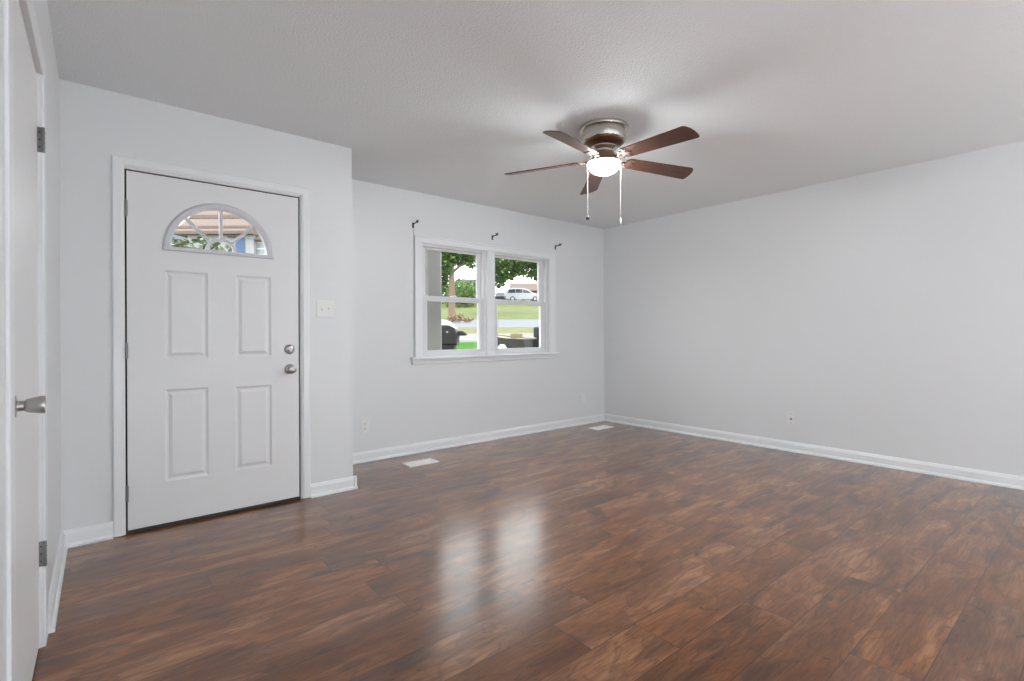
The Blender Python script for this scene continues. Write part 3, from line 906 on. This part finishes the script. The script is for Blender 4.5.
tree('round_shrub', x, y, gz(66), (0.10, 1.2), [(0, 0, 1.5, 1.4, 1.3), cl(1.0, 0.2, 1.2, 0.9, 1.0)], 900, 0.34, M_leaf, 'darker green shrub below the grey house roof', 'shrub')
x, y = DS(446, 66)
tree('round_shrub', x, y, gz(66), (0.10, 1.4), [(0, 0, 1.8, 1.5, 1.7)], 800, 0.36, M_leaf, 'green shrub left of the brown tree trunk', 'shrub')
x, y = DS(459, 40.5)
tree('rusty_plant', x, y, gz(40.5), (0.03, 0.3), [cl(-0.5, 0, 0.25, 0.4, 0.25), cl(0.0, 0, 0.45, 0.4, 0.45), cl(0.7, 0, 0.2, 0.4, 0.15)], 200, 0.2, M_mulch, 'rusty orange plant bed at the foot of the brown tree trunk', 'plant')
# small tree seen through the fanlight
x, y = DS(198, 11)
tree('porch_tree', x, y, gz(11), (0.07, 2.3), [cl(-0.45, 0, 3.05, 0.42, 0.26), cl(0.0, 0.1, 3.12, 0.36, 0.22), cl(0.42, 0, 3.0, 0.34, 0.26), cl(0.62, 0, 2.82, 0.3, 0.2), cl(-0.1, 0, 2.8, 0.5, 0.2)], 430, 0.15, M_leaf3,
     'small dark-leaved tree seen through the fanlight of the front door')

def wheel(bm, c, r, w, ax):
    q = Vector((0, 0, 1)).rotation_difference(Vector(ax)).to_matrix().to_4x4()
    lathe(bm, [(r * 0.55, -w / 2), (r * 0.92, -w / 2), (r, -w * 0.35), (r, w * 0.35), (r * 0.92, w / 2), (r * 0.55, w / 2)], 20, Matrix.Translation(c) @ q)
# white minivan on the far drive
x, y = DS(523, 66.5)
car = empty('car', (x, y, gz(66.5)), math.atan2(R2.y, R2.x) + R(6), label='white minivan parked uphill beyond the lawn, seen through the right window sash', cat='car')
side = [(-2.35, 0.35), (-2.42, 0.75), (-2.35, 1.05), (-2.20, 1.45), (-1.95, 1.68), (-1.3, 1.75), (0.0, 1.72), (0.55, 1.55), (1.25, 1.12), (2.05, 0.95), (2.38, 0.72), (2.42, 0.38), (1.9, 0.26), (-1.9, 0.26)]
b = BM(); prism(b, side, -0.88, 0.88, Matrix.Rotation(R(90), 4, 'X'), bev=0.06)
obj('body', b, M_car, car)
b = BM()
for sy in (-0.885, 0.885):
    for q in ([(-2.05, 1.10), (-1.92, 1.50), (-1.10, 1.58), (-1.10, 1.10)], [(-1.02, 1.10), (-1.02, 1.58), (-0.15, 1.57), (-0.15, 1.10)], [(-0.07, 1.10), (-0.07, 1.56), (0.45, 1.44), (1.02, 1.10)]):
        prism(b, q, -0.008, 0.008, Matrix.Translation((0, sy, 0)) @ Matrix.Rotation(R(90), 4, 'X'))
prism(b, [(0.62, 1.50), (1.20, 1.14), (1.22, 1.16), (0.64, 1.53)], -0.75, 0.75, Matrix.Rotation(R(90), 4, 'X'))
obj('windows', b, M_tint, car)
for wxx in (-1.45, 1.50):
    for sy in (-0.82, 0.82):
        b = BM(); wheel(b, (wxx, sy, 0.33), 0.33, 0.2, (0, 1, 0)); wl_ = obj('wheel', b, M_tyre, car, smooth=True)
        b = BM(); wheel(b, (wxx, sy * 1.02, 0.33), 0.21, 0.19, (0, 1, 0)); lathe(b, [(0.13, -0.1), (0.13, 0.1)], 16, Matrix.Translation((wxx, sy * 1.02, 0.33)) @ Matrix.Rotation(R(90), 4, 'X'))
        obj('hubcap', b, M_greyplastic, wl_)
# dark car beside it
x, y = DS(503.5, 70)
car2 = empty('car', (x, y, gz(70)), math.atan2(R2.y, R2.x) + R(80), label='dark car parked behind the tail of the white minivan', cat='car')
b = BM(); prism(b, [(-2.1, 0.3), (-2.15, 0.8), (-1.5, 0.95), (-0.9, 1.42), (0.7, 1.42), (1.3, 0.98), (2.1, 0.85), (2.15, 0.35)], -0.82, 0.82, Matrix.Rotation(R(90), 4, 'X'), bev=0.05)
obj('body', b, M_tint, car2)
for wxx in (-1.35, 1.35):
    for sy in (-0.78, 0.78):
        b = BM(); wheel(b, (wxx, sy, 0.31), 0.31, 0.18, (0, 1, 0)); obj('wheel', b, M_tyre, car2, smooth=True)

# boat on its trailer
BD = 17.6
x, y = DS(513, BD)
boat = empty('boat', (x, y, gz(BD) + 0.13), math.atan2(R2.y, R2.x) + R(128), label='dark low fishing boat on the driveway outside the right window sash', cat='boat')
secs = []
b = BM()
NS = 9
for i in range(NS):
    tt = i / (NS - 1); X_ = -1.25 + 2.5 * tt
    wv = 0.55 * (1 - max(0, tt - 0.35) ** 2 / 0.43); wv = max(wv, 0.015)
    sheer = 0.62 + 0.16 * tt * tt; keel = 0.22 + 0.25 * max(0, tt - 0.5) ** 2 * 4 * 0.5
    secs.append([b.verts.new((X_, yy, zz)) for yy, zz in ((-wv, sheer), (-wv * 0.9, keel + 0.12), (0, keel), (wv * 0.9, keel + 0.12), (wv, sheer))])
for s0, s1 in zip(secs, secs[1:]):
    for i in range(4): b.faces.new((s0[i], s0[i + 1], s1[i + 1], s1[i]))
b.faces.new(secs[0]); b.faces.new(secs[-1])
obj('hull', b, M_hull, boat)
b = BM()
dk = []
for i in range(NS):
    tt = i / (NS - 1); X_ = -1.22 + 2.44 * tt
    wv = max(0.55 * (1 - max(0, tt - 0.35) ** 2 / 0.43), 0.015) * 0.97
    zz = 0.585 + 0.16 * tt * tt
    dk.append([b.verts.new((X_, -wv, zz)), b.verts.new((X_, 0, zz + 0.04)), b.verts.new((X_, wv, zz))])
for s0, s1 in zip(dk, dk[1:]):
    b.faces.new((s0[0], s0[1], s1[1], s1[0])); b.faces.new((s0[1], s0[2], s1[2], s1[1]))
obj('deck', b, M_deck, boat)
b = BM(); box(b, -0.35, -0.05, -0.18, 0.18, 0.60, 0.82, 0.04)
obj('seat', b, M_deck, boat)
b = BM(); box(b, -1.52, -1.24, -0.15, 0.15, 0.66, 1.02, 0.06, 2); box(b, -1.42, -1.30, -0.06, 0.06, 0.20, 0.68, 0.02)
obj('outboard_motor', b, M_black, boat)
b = BM(); box(b, -0.9, 1.7, -0.04, 0.04, 0.14, 0.22); box(b, -0.25, -0.15, -0.6, 0.6, 0.16, 0.24)
tr_ = obj('trailer', b, M_steel, boat)
for sy in (-0.62, 0.62):
    b = BM(); wheel(b, (-0.2, sy, 0.22), 0.22, 0.14, (0, 1, 0)); lathe(b, [(0.12, -0.075), (0.12, 0.075)], 14, Matrix.Translation((-0.2, sy, 0.22)) @ Matrix.Rotation(R(90), 4, 'X'))
    obj('wheel', b, M_white, boat, smooth=True, label='white trailer wheel')

# black grill with a pale top close to the porch
GD = 11.0
x, y = DS(447, GD)
gr = empty('grill', (x, y, gz(GD)), math.atan2(R2.y, R2.x), label='black barbecue grill with a pale domed lid outside the left window sash', cat='grill')
zt = 1.1 - gz(GD)                                            # eye level above its feet
b = BM(); prism(b, [(-0.30, zt - 0.22), (0.24, zt - 0.22), (0.25, zt + 0.02), (0.20, zt + 0.13), (0.06, zt + 0.19), (-0.30, zt + 0.20)], -0.28, 0.28, Matrix.Rotation(R(90), 4, 'X'), bev=0.03)
obj('firebox', b, M_black, gr)
b = BM(); prism(b, [(0.21, zt + 0.135), (0.06, zt + 0.195), (-0.30, zt + 0.205), (-0.30, zt + 0.34), (-0.08, zt + 0.33), (0.06, zt + 0.28)], -0.27, 0.27, Matrix.Rotation(R(90), 4, 'X'), bev=0.015)
obj('lid', b, M_white, gr)
b = BM(); box(b, 0.22, 0.42, -0.2, 0.2, zt - 0.02, zt + 0.05, 0.02); box(b, 0.24, 0.36, -0.18, 0.18, zt + 0.05, zt + 0.08, 0.01)
obj('side_shelf', b, M_black, gr)
b = BM(); lathe(b, [(0.022, 0), (0.022, 0.02), (0, 0.02)], 12, Matrix.Translation((0.04, -0.28, zt + 0.06)) @ Matrix.Rotation(R(90), 4, 'X'))
obj('gauge', b, M_greyplastic, gr)
b = BM(); box(b, -0.28, 0.18, -0.24, 0.24, 0.02, zt - 0.20, 0.02)
obj('cabinet', b, M_black, gr)
# lime green cart
GD = 14.5
x, y = DS(466, GD)
ct = empty('garden_cart', (x, y, gz(GD)), math.atan2(R2.y, R2.x) + R(-20), label='lime green plastic cart beside the black grill', cat='cart')
zc = 0.87 - gz(GD)
b = BM(); slab(b, rect(-0.36, 0.36, -0.28, 0.28), [rect(-0.33, 0.33, -0.25, 0.25)], lambda p: (p[0], p[1], zc), lambda p: (p[0] * 0.82, p[1] * 0.82, 0.10))
box(b, -0.30, 0.30, -0.23, 0.23, 0.10, 0.13)
obj('tub', b, M_lime, ct)
b = BM(); slab(b, rect(-0.385, 0.385, -0.305, 0.305), [rect(-0.335, 0.335, -0.255, 0.255)], lambda p: (p[0], p[1], zc - 0.02), lambda p: (p[0], p[1], zc + 0.015))
obj('rim', b, M_lime, ct)
for sx in (-0.26, 0.26):
    for sy in (-0.25, 0.25):
        b = BM(); wheel(b, (sx, sy, 0.10), 0.10, 0.05, (0, 1, 0)); obj('wheel', b, M_tyre, ct, smooth=True)
# grey chest behind the cart
GD = 19.0
x, y = DS(468, GD)
ch = empty('storage_chest', (x, y, gz(GD)), math.atan2(R2.y, R2.x) + R(12), label='low dark chest with a pale grey lid behind the lime green cart', cat='chest')
b = BM(); box(b, -0.40, 0.40, -0.3, 0.3, 0, 0.22, 0.02)
obj('body', b, M_hull, ch)
b = BM(); prism(b, [(-0.42, 0.22), (0.42, 0.22), (0.40, 0.27), (0.2, 0.31), (-0.3, 0.33), (-0.42, 0.28)], -0.32, 0.32, Matrix.Rotation(R(90), 4, 'X'), bev=0.01)
obj('lid', b, M_greyplastic, ch)

# houses uphill
def house(px, D, w, d, hw, hr, wm, rm, label, rz=0.0, zoff=0.0, windows=()):
    x, y = DS(px, D)
    t = empty('house', (x, y, gz(D) + zoff), math.atan2(R2.y, R2.x) + rz, label=label, cat='house')
    b = BM(); box(b, -w / 2, w / 2, 0, d, -1.0, hw)
    obj('walls', b, wm, t)
    b = BM(); prism(b, [(-0.5, hw - 0.1), (d + 0.5, hw - 0.1), (d / 2, hw + hr)], -w / 2 - 0.5, w / 2 + 0.5, Matrix(((0, 0, 1, 0), (1, 0, 0, 0), (0, 1, 0, 0), (0, 0, 0, 1))))
    obj('roof', b, rm, t)
    for wx0, wx1, z0, z1, m, nm in windows:
        b = BM()
        if nm == 'window':
            slab(b, rect(wx0 - 0.09, wx1 + 0.09, z0 - 0.09, z1 + 0.09), [rect(wx0, wx1, z0, z1)], lambda p: (p[0], -0.06, p[1]), lambda p: (p[0], 0.02, p[1]))
            box(b, wx0, wx1, -0.04, 0.02, (z0 + z1) / 2 - 0.03, (z0 + z1) / 2 + 0.03)
            f = obj('window', b, M_white, t)
            b = BM(); box(b, wx0, wx1, -0.02, 0.01, z0, z1); obj('pane', b, m, f)
        else:
            box(b, wx0, wx1, -0.10 if nm != 'eave' else -0.6, 0.02, z0, z1, 0.01)
            obj(nm, b, m, t)
    return t
M_pane = mat('far_pane', (0.20, 0.24, 0.26), 0.15)
house(536, 82, 7.5, 7, 2.6, 1.5, M_brick, M_roofp, 'brick house with a pinkish roof behind the white minivan', windows=((-1.5, -0.3, 0.9, 2.0, M_pane, 'window'), (1.2, 2.4, 0.9, 2.0, M_pane, 'window')))
house(474, 92, 6.5, 7, 3.0, 2.6, M_siding, M_roofg, 'white house with a grey roof between the two outdoor trees', windows=((-3.2, -2.2, 0.9, 2.2, M_pane, 'window'), (-0.6, 0.6, 0.9, 2.2, M_pane, 'window')))
HD = 47.0
hz0 = gz(HD)
def hz(yy): return 1.1008 + (334.5 - yy) / 505.64 * HD - hz0
def hxs(px): return (px - 232) / 505.64 * HD
x, y = DS(232, HD)
th = empty('house', (x, y, hz0), math.atan2(R2.y, R2.x), label='tall white house with tan pink roof and blue upper door, seen through the fanlight', cat='house')
b = BM(); box(b, hxs(188), hxs(254), 0, 6, -1.0, hz(232)); box(b, hxs(253), hxs(290), 0.6, 6, -1.0, hz(226))
obj('walls', b, M_siding, th)
b = BM(); prism(b, [(-0.7, hz(234)), (-0.7, hz(231)), (3.2, hz(200)), (7.1, hz(232)), (7.1, hz(234))], hxs(178), hxs(256), Matrix(((0, 0, 1, 0), (1, 0, 0, 0), (0, 1, 0, 0), (0, 0, 0, 1))))
obj('roof', b, M_soffit, th, label='tan pink roof')
for f0, f1 in ((0.10, 0.20), (0.55, 0.72)):  # ridge shadow lines coloured in as brown bands
    ya, za = -0.7 + 3.9 * f0, hz(231) + (hz(200) - hz(231)) * f0
    yb, zb = -0.7 + 3.9 * f1, hz(231) + (hz(200) - hz(231)) * f1
    b = BM(); prism(b, [(ya, za - 0.02), (ya, za + 0.06), (yb, zb + 0.06), (yb, zb - 0.02)], hxs(178.5), hxs(255.5), Matrix(((0, 0, 1, 0), (1, 0, 0, 0), (0, 1, 0, 0), (0, 0, 0, 1))))
    obj('roof_shadow_band', b, M_roofshade, th, label='brown shadow line painted across the roof')
b = BM(); box(b, hxs(236), hxs(245.5), -0.06, 0.02, hz(253), hz(236.5), 0.01)
obj('door', b, M_blue, th, label='blue upper door')
b = BM(); box(b, hxs(229), hxs(236), -0.25, 0.02, hz(236.6), hz(235.2)); obj('awning', b, M_eave, th)
b = BM(); box(b, hxs(249), hxs(262), 0.0, 0.62, hz(239), hz(237.4)); obj('awning', b, M_eave, th)
b = BM()
slab(b, rect(hxs(252.5), hxs(263.5), hz(253), hz(240)), [rect(hxs(254), hxs(262.3), hz(252), hz(241))], lambda p: (p[0], 0.54, p[1]), lambda p: (p[0], 0.62, p[1]))
box(b, hxs(254), hxs(262.3), 0.55, 0.61, hz(247), hz(246))
f = obj('window', b, M_white, th)
b = BM(); box(b, hxs(254), hxs(262.3), 0.57, 0.605, hz(252), hz(241)); obj('pane', b, M_pane, f)
house(164, 62, 5, 7, hz(226), 2.0, M_siding, M_roofg, 'pale house half hidden by the small dark tree, seen through the fanlight',
      windows=((0.3, 1.2, hz(243), hz(233), M_pane, 'window'),))
